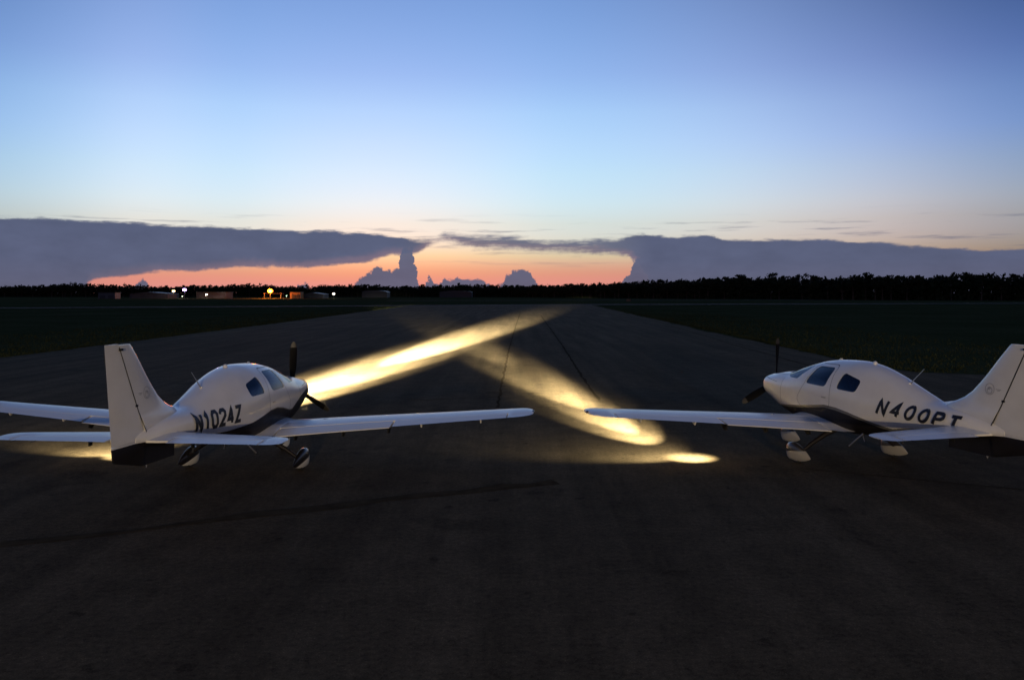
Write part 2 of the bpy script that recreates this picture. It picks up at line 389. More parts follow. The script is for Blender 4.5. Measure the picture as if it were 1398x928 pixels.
# ------------------------------------------------------------------ trees
def clump(V, Fc, r, c, rad, n, leaf):
    for k in range(n):
        d = Vector((r.gauss(0, 1), r.gauss(0, 1), r.gauss(0, 1))).normalized()*(rad*r.random()**.45)
        p = c+Vector((d.x, d.y, d.z*.75)); a = Vector((r.gauss(0, 1), r.gauss(0, 1), r.gauss(0, 1))).normalized(); q = a.orthogonal().normalized(); t = a.cross(q)
        s = leaf*r.uniform(.6, 1.3); b = len(V)
        V.extend([tuple(p-q*s), tuple(p+t*s*.6), tuple(p+q*s), tuple(p-t*s*.6)]); Fc.append((b, b+1, b+2, b+3))
def tree_mesh(kind, sd):
    r = random.Random(sd); V = []; Fc = []; tp = []
    H = 10.
    lean = (r.uniform(-.3, .3), r.uniform(-.3, .3))
    def tip(t): return Vector((lean[0]*t*t*2, lean[1]*t*t*2, H*t))
    top_t = .92 if kind == 'pine' else .6
    tp.append(tube([tip(t*top_t/5) for t in range(6)], [.24, .2, .17, .14, .1, .04], 7))
    if kind == 'pine':
        nb = r.randint(9, 13)
        for i in range(nb):
            t = .45+.47*i/nb; a = r.uniform(0, 6.28); L = (1-t)*2.8+r.uniform(.5, 1.3); p = tip(t); e = p+Vector((math.cos(a)*L, math.sin(a)*L, r.uniform(.1, .9)))
            tp.append(tube([p, p.lerp(e, .5)+Vector((0, 0, -.1)), e], [.06, .045, .02], 5))
            clump(V, Fc, r, e, r.uniform(.7, 1.1), 40, .34); clump(V, Fc, r, p.lerp(e, .55), .6, 18, .3)
        clump(V, Fc, r, tip(.95), .8, 45, .32)
    else:
        nb = r.randint(11, 15)
        for i in range(nb):
            t = r.uniform(.3, .6); a = i*2.4+r.uniform(-.5, .5); L = r.uniform(1.2, 3.0); p = tip(t); e = p+Vector((math.cos(a)*L, math.sin(a)*L, r.uniform(.4, 3.4)*(1.25-L/4)))
            tp.append(tube([p, p.lerp(e, .5)+Vector((0, 0, .2)), e], [.1, .06, .02], 5))
            clump(V, Fc, r, e, r.uniform(1.1, 1.7), 65, .36)
        clump(V, Fc, r, Vector((0, 0, H*.72)), 2.1, 120, .4)
        zmax = max(v[2] for v in V); k = H/zmax
        V = [(x, y, z*k if z > 2 else z) for x, y, z in V]
    out = []
    for nm, (v, f), mt in (('trunk', join(tp), 'bark'), ('crown', (V, Fc), 'needle' if kind == 'pine' else 'leaf')):
        me = bpy.data.meshes.new(nm); me.from_pydata(v, [], f); me.materials.append(M[mt]); out.append((nm, me))
    return out
VAR = [('pine', tree_mesh('pine', 100+i)) for i in range(4)]+[('oak', tree_mesh('oak', 200+i)) for i in range(5)]
LAB = {('pine', 0): 'tall thin dark pine in the treeline beyond the grass right of the runway', ('oak', 0): 'round-topped dark tree in the treeline beyond the grass right of the runway',
       ('pine', 1): 'small far dark pine on the skyline behind the hangars and lamps', ('oak', 1): 'small far round-topped tree on the skyline behind the hangars and lamps',
       ('pine', 2): 'far dark pine on the skyline straight past the end of the runway', ('oak', 2): 'far round-topped tree on the skyline straight past the end of the runway'}
def place_tree(kind, var, x, y, h, zone, r):
    nm = 'pine_tree' if kind == 'pine' else 'broadleaf_tree'
    rt = empty(nm, (x, y, -.03), r.uniform(0, 6.28)); k = h/10; wd = k*r.uniform(1.05, 1.5); rt.scale = (wd, wd, k)
    tag(rt, LAB[(kind, zone)], 'tree', ['trees right of the runway', 'trees behind the hangars', 'trees past the runway end'][zone] + (' pines' if kind == 'pine' else ' broadleaf'))
    for n_, me in VAR[var][1]:
        o = bpy.data.objects.new(n_, me); COL.objects.link(o); o.parent = rt
PATH = [(460, 230), (330, 360), (205, 430), (130, 530), (75, 640), (0, 780), (-120, 850), (-350, 880), (-640, 850), (-900, 700)]
def along(path, step, off, r):
    out = []
    for a, b in zip(path[:-1], path[1:]):
        L = math.dist(a, b); n = int(L/step); nx, ny = (b[1]-a[1])/L, -(b[0]-a[0])/L
        for i in range(n):
            t = (i+r.uniform(.1, .9))/n; o = off+r.uniform(-2.5, 2.5)
            x, y = a[0]+(b[0]-a[0])*t, a[1]+(b[1]-a[1])*t
            s = 1 if (nx*x+ny*y) > 0 else -1
            out.append((x+nx*o*s, y+ny*o*s))
    return out
rt_ = random.Random(77)
HT = [(-700, 12.), (-400, 12.), (-120, 11.), (0, 10.6), (40, 10.6), (75, 11.2), (130, 12), (205, 13.2), (330, 13.4)]
NTREE = 0
for step, off in ((6.2, 0), (9.5, 8)):
    for x, y in along(PATH, step, off, rt_):
        if abs(x)/y > (.74 if off == 0 else .64): continue
        zone = 0 if x > 55 else (2 if x > -110 else 1)
        hb = interp(x, [p[0] for p in HT], [p[1] for p in HT])*(1+.22*noise.noise(Vector((x*.028, y*.028, 1.5))))
        kind = 'pine' if rt_.random() < .4 else 'oak'
        h = hb*(rt_.uniform(.72, 1.0) if rt_.random() < .75 else rt_.uniform(.95, 1.14))*(1.06 if kind == 'pine' else .95)
        var = rt_.randrange(4) if kind == 'pine' else 4+rt_.randrange(5)
        place_tree(kind, var, x, y, h, zone, rt_); NTREE += 1
print('trees', NTREE)
def woods():
    r = random.Random(9); V = []; Fc = []
    for row, (off, hh, step) in enumerate(((2, .80, 1.3), (12, .90, 1.6), (22, .97, 2.2))):
        for x, y in along(PATH, step, off, r):
            hb = interp(x, [p[0] for p in HT], [p[1] for p in HT])*hh*(1+.25*noise.noise(Vector((x*.028, y*.028, 1.5)))+.15*noise.noise(Vector((x*.11, y*.11, 4.5))))
            for k in range(5):
                z = hb*(k+.3)/4.6
                clump(V, Fc, r, Vector((x+r.uniform(-1, 1), y+r.uniform(-1, 1), z*r.uniform(.85, 1.12))), 2.0, 12, 1.05)
    o = mkobj('undergrowth', V, Fc, M['leaf']); tag(o, 'dense dark undergrowth massed beneath and behind the treeline', 'undergrowth', kind='stuff')
woods()

# ------------------------------------------------------------------ far hangars and lamps
def lampcol(c, e): return pmat('lamp_glow', c, .4, emit=c, estr=e)
M['shed'] = vary(pmat('painted_metal_wall', (.05, .053, .061), .6), .4, .85, 1.1)
M['shed2'] = vary(pmat('grey_metal_wall', (.018, .019, .021), .6), .4, .85, 1.1)
M['roofm'] = vary(pmat('metal_roof', (.022, .024, .028), .5), .4, .85, 1.1)
M['door'] = vary(pmat('hangar_door_paint', (.024, .026, .028), .6), .4, .85, 1.1)
M['tan'] = vary(pmat('tan_stucco', (.16, .10, .055), .8), .4, .85, 1.1)
def base_at(px, d): return ((px-699)*d/F, d)
def shed(name, px0, px1, d, h, roof, wall, label, cat='hangar', depth=14, doors=1, win=0):
    x0, x1 = (px0-699)*d/F, (px1-699)*d/F; wd = x1-x0; o = empty(name, ((x0+x1)/2, d, -.03))
    a = wd/2
    mkobj('wall', *box(-a, a, 0, depth, 0, h*(.72 if roof != 'flat' else .93)), wall, o)
    hz = h*.72
    if roof == 'gable':
        V = [(-a-.4, -.5, hz+.01), (0, -.5, h), (a+.4, -.5, hz+.01), (-a-.4, depth+.5, hz+.01), (0, depth+.5, h), (a+.4, depth+.5, hz+.01)]
        mkobj('roof', V, [(0, 1, 2), (3, 5, 4), (0, 3, 4, 1), (1, 4, 5, 2), (0, 2, 5, 3)], M['roofm'], o)
    elif roof == 'arch':
        rings = [[((-a-.2)*math.cos(q*math.pi/14), y, hz*.0+hz+.01+(h-hz)*math.sin(q*math.pi/14)) for q in range(15)] for y in (-.5, depth+.5)]
        mkobj('roof', *loft(rings), M['roofm'], o, 40)
    else:
        mkobj('roof', *box(-a-.3, a+.3, -.4, depth+.4, h*.93+.003, h), M['roofm'], o)
    for i in range(doors):
        c = -a+wd*(i+.5)/doors; q = wd/doors*.33
        dr = mkobj('door', *box(c-q, c+q, -.12, -.005, .03, hz*.78), M['door'], o)
        for k in (-1, 0, 1): mkobj('door_rib', *box(c+k*q*.5-.06, c+k*q*.5+.06, -.17, -.121, .05, hz*.76), M['roofm'], dr)
    for i in range(win):
        c = -a+wd*(i+.5)/win
        mkobj('window', *box(c-.5, c+.5, -.07, -.004, hz*.84, hz*.95), M['dark'], o)
    tag(o, label, cat); return o
shed('metal_shed', 134, 157, 560, 4.2, 'flat', M['shed'], 'small pale flat-roofed metal shed standing alone on the far field', 'shed', 8, 2)
shed('hangar', 177, 229, 600, 4.6, 'gable', M['shed2'], 'wide grey gable-roofed hangar beside two bright floodlights', 'hangar', 20, 3, 5)
shed('hangar', 268, 308, 610, 4.6, 'flat', M['shed2'], 'dark flat-roofed hangar with one white lamp at its corner', 'hangar', 16, 2)
shed('office_building', 396, 410, 590, 4.6, 'flat', M['tan'], 'small tan building lit orange beside the lit canopy', 'building', 9, 1, 2)
shed('hangar', 412, 441, 600, 4.2, 'gable', M['shed2'], 'grey gable-roofed hangar next to the tan building', 'hangar', 18, 2)
shed('hangar', 494, 528, 720, 6.2, 'arch', M['shed2'], 'far hangar with a rounded roof before the pink sky', 'hangar', 20, 1)
shed('hangar', 600, 644, 740, 6.0, 'arch', M['door'], 'wide dark round-roofed hangar beyond the runway end', 'hangar', 20, 1)
def canopy(px0, px1, d):
    x0, x1 = (px0-699)*d/F, (px1-699)*d/F; a = (x1-x0)/2; o = empty('canopy', ((x0+x1)/2, d, -.03))
    mkobj('roof', *box(-a, a, -4, 4, 3.3, 3.75), M['tan'], o)
    for sx in (-1, 1):
        for sy in (-1, 1): mkobj('post', *box(sx*(a-.4)-.12, sx*(a-.4)+.12, sy*3.5-.12, sy*3.5+.12, 0, 3.297), M['shed'], o)
    tag(o, 'open flat canopy on posts glowing under the orange lamp', 'canopy')
canopy(362, 386, 600)
def floodlight(px, py, d, col, size, label, power, estr, arms=True):
    x = (px-699)*d/F; z = CH-(py-YH)*d/F
    o = empty('lamp_post', (x, d, -.03))
    mkobj('pole', *tube([(0, 0, 0), (0, 0, z*.5), (0, 0, z+size*.4)], [.11, .09, .06], 8), M['dark'], o)
    hd = mkobj('lamp_head', *box(-size*.3, size*.3, .06, .36, z-size*.22, z+size*.22), M['dark'], o)
    # bowl lens facing the field
    rings = []
    for k in range(6):
        t = k/5*math.pi/2; rings.append([(size*.5*math.cos(t)*math.cos(q*math.pi/8), .055-size*.28*math.sin(t)+(-.001), z+size*.34*math.cos(t)*math.sin(q*math.pi/8)) for q in range(16)])
    mkobj('lens', *loft(rings), lampcol(col, estr), hd, 60)
    l = bpy.data.lights.new('lamp_light', 'POINT'); l.energy = power; l.color = col; l.shadow_soft_size = .4
    lo = bpy.data.objects.new('lamp_light', l); COL.objects.link(lo); lo.parent = hd; lo.location = (0, -size*.28-1.2, z-.3)
    tag(o, label, 'lamp post'); return o
floodlight(237, 397.3, 588, (1., .74, .40), 2.3, 'lit warm white floodlight on a pole over the wide grey hangar', 300, .22)
floodlight(252, 395.5, 586, (.66, .46, 1.), 3.0, 'lit violet-white floodlight on a pole beside the wide grey hangar', 350, .25)
floodlight(282, 402, 598, (1., .90, .75), 1.7, 'lit white lamp at the corner of the dark flat hangar', 200, .22)
floodlight(369, 397, 590, (1., .22, .025), 4.2, 'large bright orange floodlight over the lit canopy', 16000, .26)
floodlight(455.5, 401, 596, (1., .90, .74), 2.1, 'lit white lamp standing right of the gable hangar', 200, .22)
floodlight(249, 404.4, 570, (.9, .95, .8), .7, 'tiny pale low lamp in front of the violet floodlight', 60, .12)
floodlight(391, 404, 570, (.75, 1., .7), .7, 'tiny greenish low lamp beside the lit canopy', 60, .12)
def assumed_lamp(x, y, z, power, col, label):  # assumed lamp out of view, added to brighten the airplanes' near sides
    o = empty('lamp_post', (x, y, 0));  # this post is assumed, unlike the far lamp posts
    mkobj('pole', *tube([(0, 0, 0), (0, 0, z*.5), (0, 0, z)], [.11, .09, .07], 10), M['dark'], o, 40)
    hd = mkobj('lamp_head', *box(-.35, .35, -.10, .16, z-.25, z+.25), M['dark'], o)
    mkobj('lens', *box(-.31, .31, .162, .18, z-.21, z+.21), lampcol(col, 8), hd)
    l = bpy.data.lights.new('lamp_light', 'SPOT'); l.energy = power; l.color = col; l.shadow_soft_size = .3; l.spot_size = math.radians(100); l.spot_blend = .6
    lo = bpy.data.objects.new('lamp_light', l); COL.objects.link(lo); lo.parent = hd; lo.location = (0, .25, z); lo.rotation_euler = (math.radians(85), 0, 0)
    tag(o, label, 'lamp post')
assumed_lamp(3, -42, 5.5, 4500, (1., .77, .48), 'assumed warm floodlight on a pole, added unseen behind the viewpoint to light the airplanes')
def marker(px, py, label, col):
    x, y = gpt(px, py); o = empty('runway_marker', (x, y, 0))
    mkobj('post', *tube([(0, 0, 0), (0, 0, .5)], .03, 8), M['dark'], o)
    mkobj('lens', *lathe([(.501, .09), (.60, .10), (.68, .07), (.72, .02)], 'z', 12), lampcol(col, 1.0), o, 50)
    tag(o, label, 'marker')
x, y = gpt(860, 412)
sg = empty('airfield_sign', (x, y+4, -.03))
mkobj('board', *box(-.9, .9, -.1, .1, .25, 1.15), M['tan'], sg)
for s in (-1, 1): mkobj('leg', *box(s*.7-.04, s*.7+.04, -.04, .04, 0, .249), M['dark'], sg)
tag(sg, 'small tan airfield sign at the taxiway edge below the treeline', 'sign')

# ------------------------------------------------------------------ airplanes
ST = [(2.50, 1.10, 1.44, 1.27, .36, 2.6, 2.4), (2.44, 1.02, 1.49, 1.27, .42, 2.6, 2.4), (2.2, .92, 1.54, 1.27, .47, 2.6, 2.4), (1.9, .82, 1.60, 1.25, .52, 2.5, 2.5), (1.56, .73, 1.65, 1.22, .565, 2.4, 2.6),
      (1.16, .67, 1.79, 1.2, .60, 2.3, 2.8), (.66, .63, 1.93, 1.2, .63, 2.3, 3), (.06, .62, 2.02, 1.2, .64, 2.3, 3), (-.49, .63, 2.04, 1.2, .63, 2.2, 3), (-.81, .66, 2.01, 1.2, .61, 2.1, 2.8),
      (-1.31, .74, 1.89, 1.2, .545, 2.1, 2.6), (-1.69, .80, 1.76, 1.2, .48, 2.1, 2.5), (-2.09, .87, 1.62, 1.21, .41, 2.1, 2.4), (-2.42, .92, 1.51, 1.22, .36, 2.3, 2.3), (-3.0, 1.0, 1.46, 1.24, .265, 2.6, 2.2),
      (-3.6, 1.08, 1.36, 1.22, .14, 2.2, 2), (-3.85, 1.12, 1.30, 1.21, .06, 2, 2)][::-1]
XS = [s[0] for s in ST]
_c = {}
def fpar(x):
    k = round(x, 4)
    if k not in _c: _c[k] = [interp(x, XS, [s[i] for s in ST]) for i in range(1, 7)]
    return _c[k]
def fus_y(x, z):
    zb, zt, zc, wd, nt_, nb_ = fpar(x)
    t, n = ((z-zc)/(zt-zc), nt_) if z > zc else ((zc-z)/(zc-zb), nb_)
    return wd*max(0., 1-min(1., t)**n)**(1/n)
def ring(x, inset=0., n=56):
    zb, zt, zc, wd, nt_, nb_ = fpar(x); out = []
    for q in range(n):
        a = 2*math.pi*q/n; c, s = math.cos(a), math.sin(a); e = nt_ if s > 0 else nb_
        H = (zt-zc if s > 0 else zc-zb)-inset
        out.append((x, (wd-inset)*math.copysign(abs(c)**(2/e), c), zc+H*math.copysign(abs(s)**(2/e), s)))
    return out
XR = [XS[0]+(XS[-1]-XS[0])*i/95 for i in range(96)]+[2.47, 2.41]
XR = sorted(XR)
def tmpobj(v, f):
    me = bpy.data.meshes.new('t'); me.from_pydata(v, [], f)
    bm = bmesh.new(); bm.from_mesh(me); bmesh.ops.recalc_face_normals(bm, faces=bm.faces); bm.to_mesh(me); bm.free()
    o = bpy.data.objects.new('t', me); COL.objects.link(o); return o
def shell(inset, th, x0=-9, x1=9):
    xs = [x for x in XR if x0 <= x <= x1]
    ov, of = loft([ring(x, inset) for x in xs])
    xi = [min(max(x, xs[0]+th), xs[-1]-th) for x in xs]
    iv, if_ = loft([[(xi[i], p[1], p[2]) for p in ring(x, min(inset+th, fpar(x)[3]*.6))] for i, x in enumerate(xs)])
    v, f = ov+iv, of+[tuple(reversed([k+len(ov) for k in q])) for q in if_]
    me = bpy.data.meshes.new('t'); me.from_pydata(v, [], f); me.update()
    o = bpy.data.objects.new('t', me); COL.objects.link(o); return o
def rpoly(pts, r=.06, n=4):
    """round a polygon's corners"""
    out = []; P = [Vector(p) for p in pts]
    for i, p in enumerate(P):
        a = (P[i-1]-p); b = (P[(i+1) % len(P)]-p); ra = min(r, a.length*.45, b.length*.45); A_ = p+a.normalized()*ra; B_ = p+b.normalized()*ra
        for k in range(n+1):
            t = k/n; out.append(A_*(1-t)**2+p*2*t*(1-t)+B_*t*t)
    return out
def prism(poly, y0, y1): return loft([[(p[0], y0, p[1]) for p in poly], [(p[0], y1, p[1]) for p in poly]])
WIN = {'front': rpoly([(.60, 1.51), (.40, 1.875), (-.17, 1.89), (-.08, 1.51)], .09), 'rear': rpoly([(-.40, 1.51), (-.49, 1.83), (-.98, 1.72), (-.93, 1.50)], .08)}
WSC = rpoly([(1.42, 1.50), (1.02, 1.53), (.70, 1.76), (.55, 1.96), (.55, 2.3), (1.9, 2.3), (1.9, 1.9)], .06)
WSC = rpoly([(1.66, 1.62), (1.30, 1.555), (.95, 1.56), (.66, 1.80), (.55, 1.97), (.55, 2.3), (1.9, 2.3)], .05)
def boolean(o, cutters, op):
    for c in cutters:
        m_ = o.modifiers.new('b', 'BOOLEAN'); m_.object = c; m_.operation = op; m_.solver = 'EXACT'
    dg = bpy.context.evaluated_depsgraph_get(); me = bpy.data.meshes.new_from_object(o.evaluated_get(dg))
    o.modifiers.clear(); return me
def hull():
    cut = []; spec = []
    for nm in ('front', 'rear'):
        for s in (1, -1):
            c = tmpobj(*prism(WIN[nm], s*.12, s*1.2)); cut.append(c); spec.append(('window', c))
    c = tmpobj(*prism(WSC, -1.2, 1.2)); cut.append(c); spec.append(('windscreen', c))
    sh = shell(0, .035); me = boolean(sh, cut, 'DIFFERENCE')
    gs = []; s2 = shell(.006, .008, -1.4, 2.0)
    for nm, c in spec:
        gs.append((nm, boolean(s2, [c], 'INTERSECT')))
    for o in cut+[sh, s2]: bpy.data.objects.remove(o)
    return me, gs
HULL, GLASS = hull()
print('hull', len(HULL.polygons), [len(q.polygons) for _, q in GLASS])

def af(c0, c1, n=12, t=.15, camber=.02):
    """airfoil loop from chord fraction c1 over the top to c0 and back below"""
    def th(x): return t/.2*(.2969*math.sqrt(max(x, 0))-.126*x-.3516*x*x+.2843*x**3-.1036*x**4)
    def cb(x): return camber*4*x*(1-x)
    xs = [c0+(c1-c0)*(1-math.cos(math.pi*i/(2*n))) if c0 == 0 else c0+(c1-c0)*i/n for i in range(n+1)]
    up = [(x, cb(x)+th(x)) for x in reversed(xs)]; lo = [(x, cb(x)-th(x)) for x in xs]
    return up+(lo[1:] if c0 == 0 else lo)
# wing planform: y, x of leading edge, chord, z of chord line, thickness ratio
WG = [(.30, 1.16, 1.98, .735, .16), (.62, 1.02, 1.72, .73, .17), (.80, .92, 1.50, .745, .155), (2.0, .83, 1.32, .85, .15), (3.6, .68, 1.10, .985, .14), (5.10, .53, .90, 1.115, .13), (5.32, .50, .86, 1.135, .13),
      (5.44, .43, .74, 1.148, .125), (5.51, .32, .57, 1.155, .12), (5.55, .17, .32, 1.16, .11)]
def wpar(y): return [interp(y, [q[0] for q in WG], [q[i] for q in WG]) for i in range(1, 5)]
def wsec(y, s, c0, c1, dz=0., n=12, droop=0.):
    xl, ch, z, t = wpar(y)
    return [(xl-ch*x, s*y, z+ch*h+dz-droop*max(0, x-.72)*ch) for x, h in af(c0, c1, n, t)]
def wing(root, s, mat):
    Y = [.30, .45, .62, .72, .80, .801, 1.2, 1.6, 2.0, 2.4, 2.8, 3.2, 3.6, 4.0, 4.4, 4.8, 5.10, 5.101, 5.2, 5.32, 5.39, 5.44, 5.48, 5.51, 5.535, 5.55]
    secs = [wsec(y, s, 0, .735 if .8005 < y < 5.1005 else 1.) for y in Y]
    w_ = mkobj('wing', *loft(secs), mat, root, 35)
    fl = mkobj('flap', *loft([wsec(y, s, .745, 1.03, -.004, 6, .02) for y in (.83, 1.5, 2.2, 2.96)]), mat, w_, 35)
    al = mkobj('aileron', *loft([wsec(y, s, .745, 1.0, 0, 6) for y in (3.0, 3.6, 4.3, 5.08)]), mat, w_, 35)
    xl, ch, z, t = wpar(4.2)
    for y in (1.15, 2.05, 2.9):                                    # flap hinge brackets hanging below the trailing edge
        xl, ch, z, t = wpar(y); xx = xl-ch*.82
        mkobj('flap_hinge', *loft([[(xx+.14, s*(y+e), z-.03), (xx-.10, s*(y+e), z-.01), (xx-.12, s*(y+e), z-.13), (xx-.02, s*(y+e), z-.15)] for e in (-.011, .011)]), M['dark'], fl)
    for y in (3.5, 4.6):
        xl, ch, z, t = wpar(y); xx = xl-ch*.80
        mkobj('aileron_hinge', *loft([[(xx+.10, s*(y+e), z-.03), (xx-.06, s*(y+e), z-.02), (xx-.02, s*(y+e), z-.085)] for e in (-.012, .012)]), M['white'], al)
    for y in (3.9, 4.4, 4.9):
        xl, ch, z, t = wpar(y); mkobj('static_wick', *tube([(xl-ch, s*y, z), (xl-ch-.13, s*y, z-.015)], .004, 6), M['dark'], al)
    # navigation light let into the tip
    xl, ch, z, t = wpar(5.48)
    nv = [(q, r_) for q, r_ in ((-.10, .004), (-.07, .022), (0, .032), (.07, .022), (.10, .004))]
    mkobj('wingtip_light', *lathe(nv, 'x', 12, (.06, s*5.535, 1.172)), M['greenlens'] if s < 0 else M['redlens'], w_, 50)
    for y, x_ in ((1.5, .45), (3.3, .42)):                          # fuel caps
        xl, ch, z, t = wpar(y)
        if y < 3: mkobj('fuel_cap', *lathe([(-.03, .05), (.006, .05), (.009, .03)], 'z', 16, (xl-ch*.35, s*y, z+ch*(t*.5+.018))), M['metal'], w_, 40)
    mkobj('walkway', *loft([[(wpar(y)[0]-wpar(y)[1]*x, s*y, wpar(y)[2]+wpar(y)[1]*h+.004) for x, h in af(.30, .70, 6, wpar(y)[3])[:7]] for y in (.82, .95, 1.08)], False, False, False), M['grey'], w_) if False else None
    return w_
# tail surfaces
SG = [(.05, -2.82, .98, 1.17, .12), (.25, -2.88, .92, 1.17, .11), (.6, -2.98, .80, 1.175, .10), (2.0, -3.28, .60, 1.195, .10), (2.12, -3.33, .53, 1.198, .09), (2.19, -3.42, .40, 1.20, .08), (2.22, -3.56, .20, 1.20, .07)]
def spar(y): return [interp(y, [q[0] for q in SG], [q[i] for q in SG]) for i in range(1, 5)]
def ssec(y, s, c0, c1, n=10):
    xl, ch, z, t = spar(y); return [(xl-ch*x, s*y, z+ch*h) for x, h in af(c0, c1, n, t, 0.)]
def stab(root, s, mat):
    Y = [.05, .15, .25, .45, .451, .8, 1.2, 1.6, 1.9, 1.901, 2.0, 2.06, 2.12, 2.16, 2.19, 2.21, 2.22]
    o = mkobj('stabilizer', *loft([ssec(y, s, 0, .62 if .4505 < y < 1.9005 else (1. if y > 1 else .86)) for y in Y]), mat, root, 35)
    e = mkobj('elevator', *loft([ssec(y, s, .635, 1.0, 6) for y in (.47, .9, 1.4, 1.885)]), mat, o, 35)
    mkobj('trim_tab_horn', *box(spar(.8)[0]-spar(.8)[1]*.8, spar(.8)[0]-spar(.8)[1]*.7, s*.8-.01, s*.8+.01, 1.08, 1.16), M['dark'], e)
    for y in (1.5, 1.8): 
        xl, ch, z, t = spar(y); mkobj('static_wick', *tube([(xl-ch, s*y, z), (xl-ch-.12, s*y, z-.01)], .004, 6), M['dark'], e)
FN = [(1.20, -2.62, -3.62), (1.36, -2.60, -3.66), (1.48, -2.58, -3.72), (1.545, -2.66, -3.75), (1.60, -2.82, -3.78), (1.68, -2.99, -3.815), (1.80, -3.16, -3.87), (1.95, -3.31, -3.94), (2.10, -3.45, -4.01), (2.35, -3.66, -4.125), (2.58, -3.865, -4.23), (2.62, -3.91, -4.245)]
def finsec(z, x0, x1, t, c0=0., c1=1., n=9):
    ch = x0-x1; return [(x0-ch*x, h*ch, z) for x, h in af(c0, c1, n, t, 0.)]
def hinge(z): return -3.565-(z-1.17)*(4.235-3.565)/(2.62-1.17)
def rte(z): return -4.35-(z-1.0)*(.19/1.64)
def tail(root, mat, blk):
    rings = []
    for z, xl, xt in FN:
        t = .10+.06*max(0, (1.6-z)/.4)
        ch = xl-rte(z); cut = (xl-hinge(z)-.012)/ch
        rings.append([(xl-ch*x, h*ch, z) for x, h in af(0, cut, 10, t if z > 1.5 else .13, 0.)])
    f_ = mkobj('vertical_fin', *loft(rings), mat, root, 35)
    def rr(z, x0=None): 
        xl = interp(z, [q[0] for q in FN], [q[1] for q in FN]); ch = xl-rte(z); cut = (xl-hinge(z)+.004)/ch
        return [(xl-ch*x, h*ch, z) for x, h in af(cut, 1., 6, .10, 0.)]
    V1, F1 = loft([rr(z) for z in (1.20, 1.5, 1.8, 2.1, 2.4, 2.60, 2.635)])
    # rudder base: thin block down to the black skirt
    def rb(z, xa, xb, hw): return [(xa, hw, z), ((xa+xb)/2, hw*.8, z), (xb, .012, z), (xb, -.012, z), ((xa+xb)/2, -hw*.8, z), (xa, -hw, z)]
    sk = rb(.965, -3.66, -4.31, .03); zk = lambda x, z: z-.155*max(0, min(1, (x+4.31)/.65))
    V2, F2 = loft([[(x, y, zk(x, z)) for x, y, z in rb(.965, -3.66, -4.31, .03)], [(x, y, zk(x, z)) for x, y, z in rb(.985, -3.64, -4.335, .05)], rb(1.10, -3.605, -4.355, .062), rb(1.197, -3.566, -4.372, .062)])
    r_ = mkobj('rudder', *join([(V1, F1), (V2, F2)]), mat, root, 35)
    V = []; zs = [1.19+.07*k for k in range(21)]
    for z in zs:
        x_ = hinge(z)-.004; y_ = fin_y(x_, z)+.0015
        V += [(x_-.011, y_, z), (x_+.011, y_, z), (x_-.011, -y_, z), (x_+.011, -y_, z)]
    Fc = [(4*k+o_, 4*k+1+o_, 4*k+5+o_, 4*k+4+o_) for k in range(len(zs)-1) for o_ in (0, 2)]
    mkobj('hinge_seam', V, Fc, M['dark'], f_)
    for z in (2.56, 1.72, 1.2):
        mkobj('rudder_hinge', *box(hinge(z)-.03, hinge(z)+.03, -.062, .062, z-.02, z+.012), M['dark'], r_)
    # ventral strake
    hw = .03
    P = [(-2.68, 1.02), (-2.68, .785), (-3.1, .79), (-3.625, .80), (-3.60, .96), (-3.57, 1.15)]
    rings = [[(x, y_, z) for x, z in P] for y_ in (-hw, hw)]
    mkobj('ventral_fin', *loft(rings), blk, root, 30)
    mkobj('tail_tiedown', *tube([(-3.45, 0, .81), (-3.47, 0, .75), (-3.50, 0, .81)], .008, 6), M['metal'], root)
    return f_, r_
def emblem(parent, s):
    # small faded ring emblem on the fin
    def ringm(cx, cz, r0, r1, n=28):
        V = []; Fc = []
        for q in range(n):
            a = q*2*math.pi/n
            for r in (r0, r1):
                x, z = cx+r*math.cos(a), cz+r*math.sin(a); V.append((x, s*(fin_y(x, z)+.004), z))
        for q in range(n): Fc.append((2*q, 2*q+1, (2*q+3) % (2*n), (2*q+2) % (2*n)))
        return V, Fc
    parts = [ringm(-3.56, 1.88, .085, .092), ringm(-3.56, 1.86, .045, .052), ringm(-3.55, 1.89, .012, .022, 10)]
    for k, (x0, x1, zz) in enumerate(((-3.68, -3.78, 1.885), (-3.70, -3.76, 1.865))):
        V = [(x, s*(fin_y(x, z)+.004), z) for x, z in ((x0, zz), (x1, zz), (x1, zz+.009), (x0, zz+.009))]; parts.append((V, [(0, 1, 2, 3)]))
    mkobj('emblem', *join(parts), M['emblem'], parent)
def fin_y(x, z):
    xl = interp(z, [q[0] for q in FN], [q[1] for q in FN]); ch = xl-rte(z); u = max(0., min(1., (xl-x)/ch)); t = .10+.06*max(0, (1.6-z)/.4)
    return ch*t/.2*(.2969*math.sqrt(u)-.126*u-.3516*u*u+.2843*u**3-.1036*u**4)

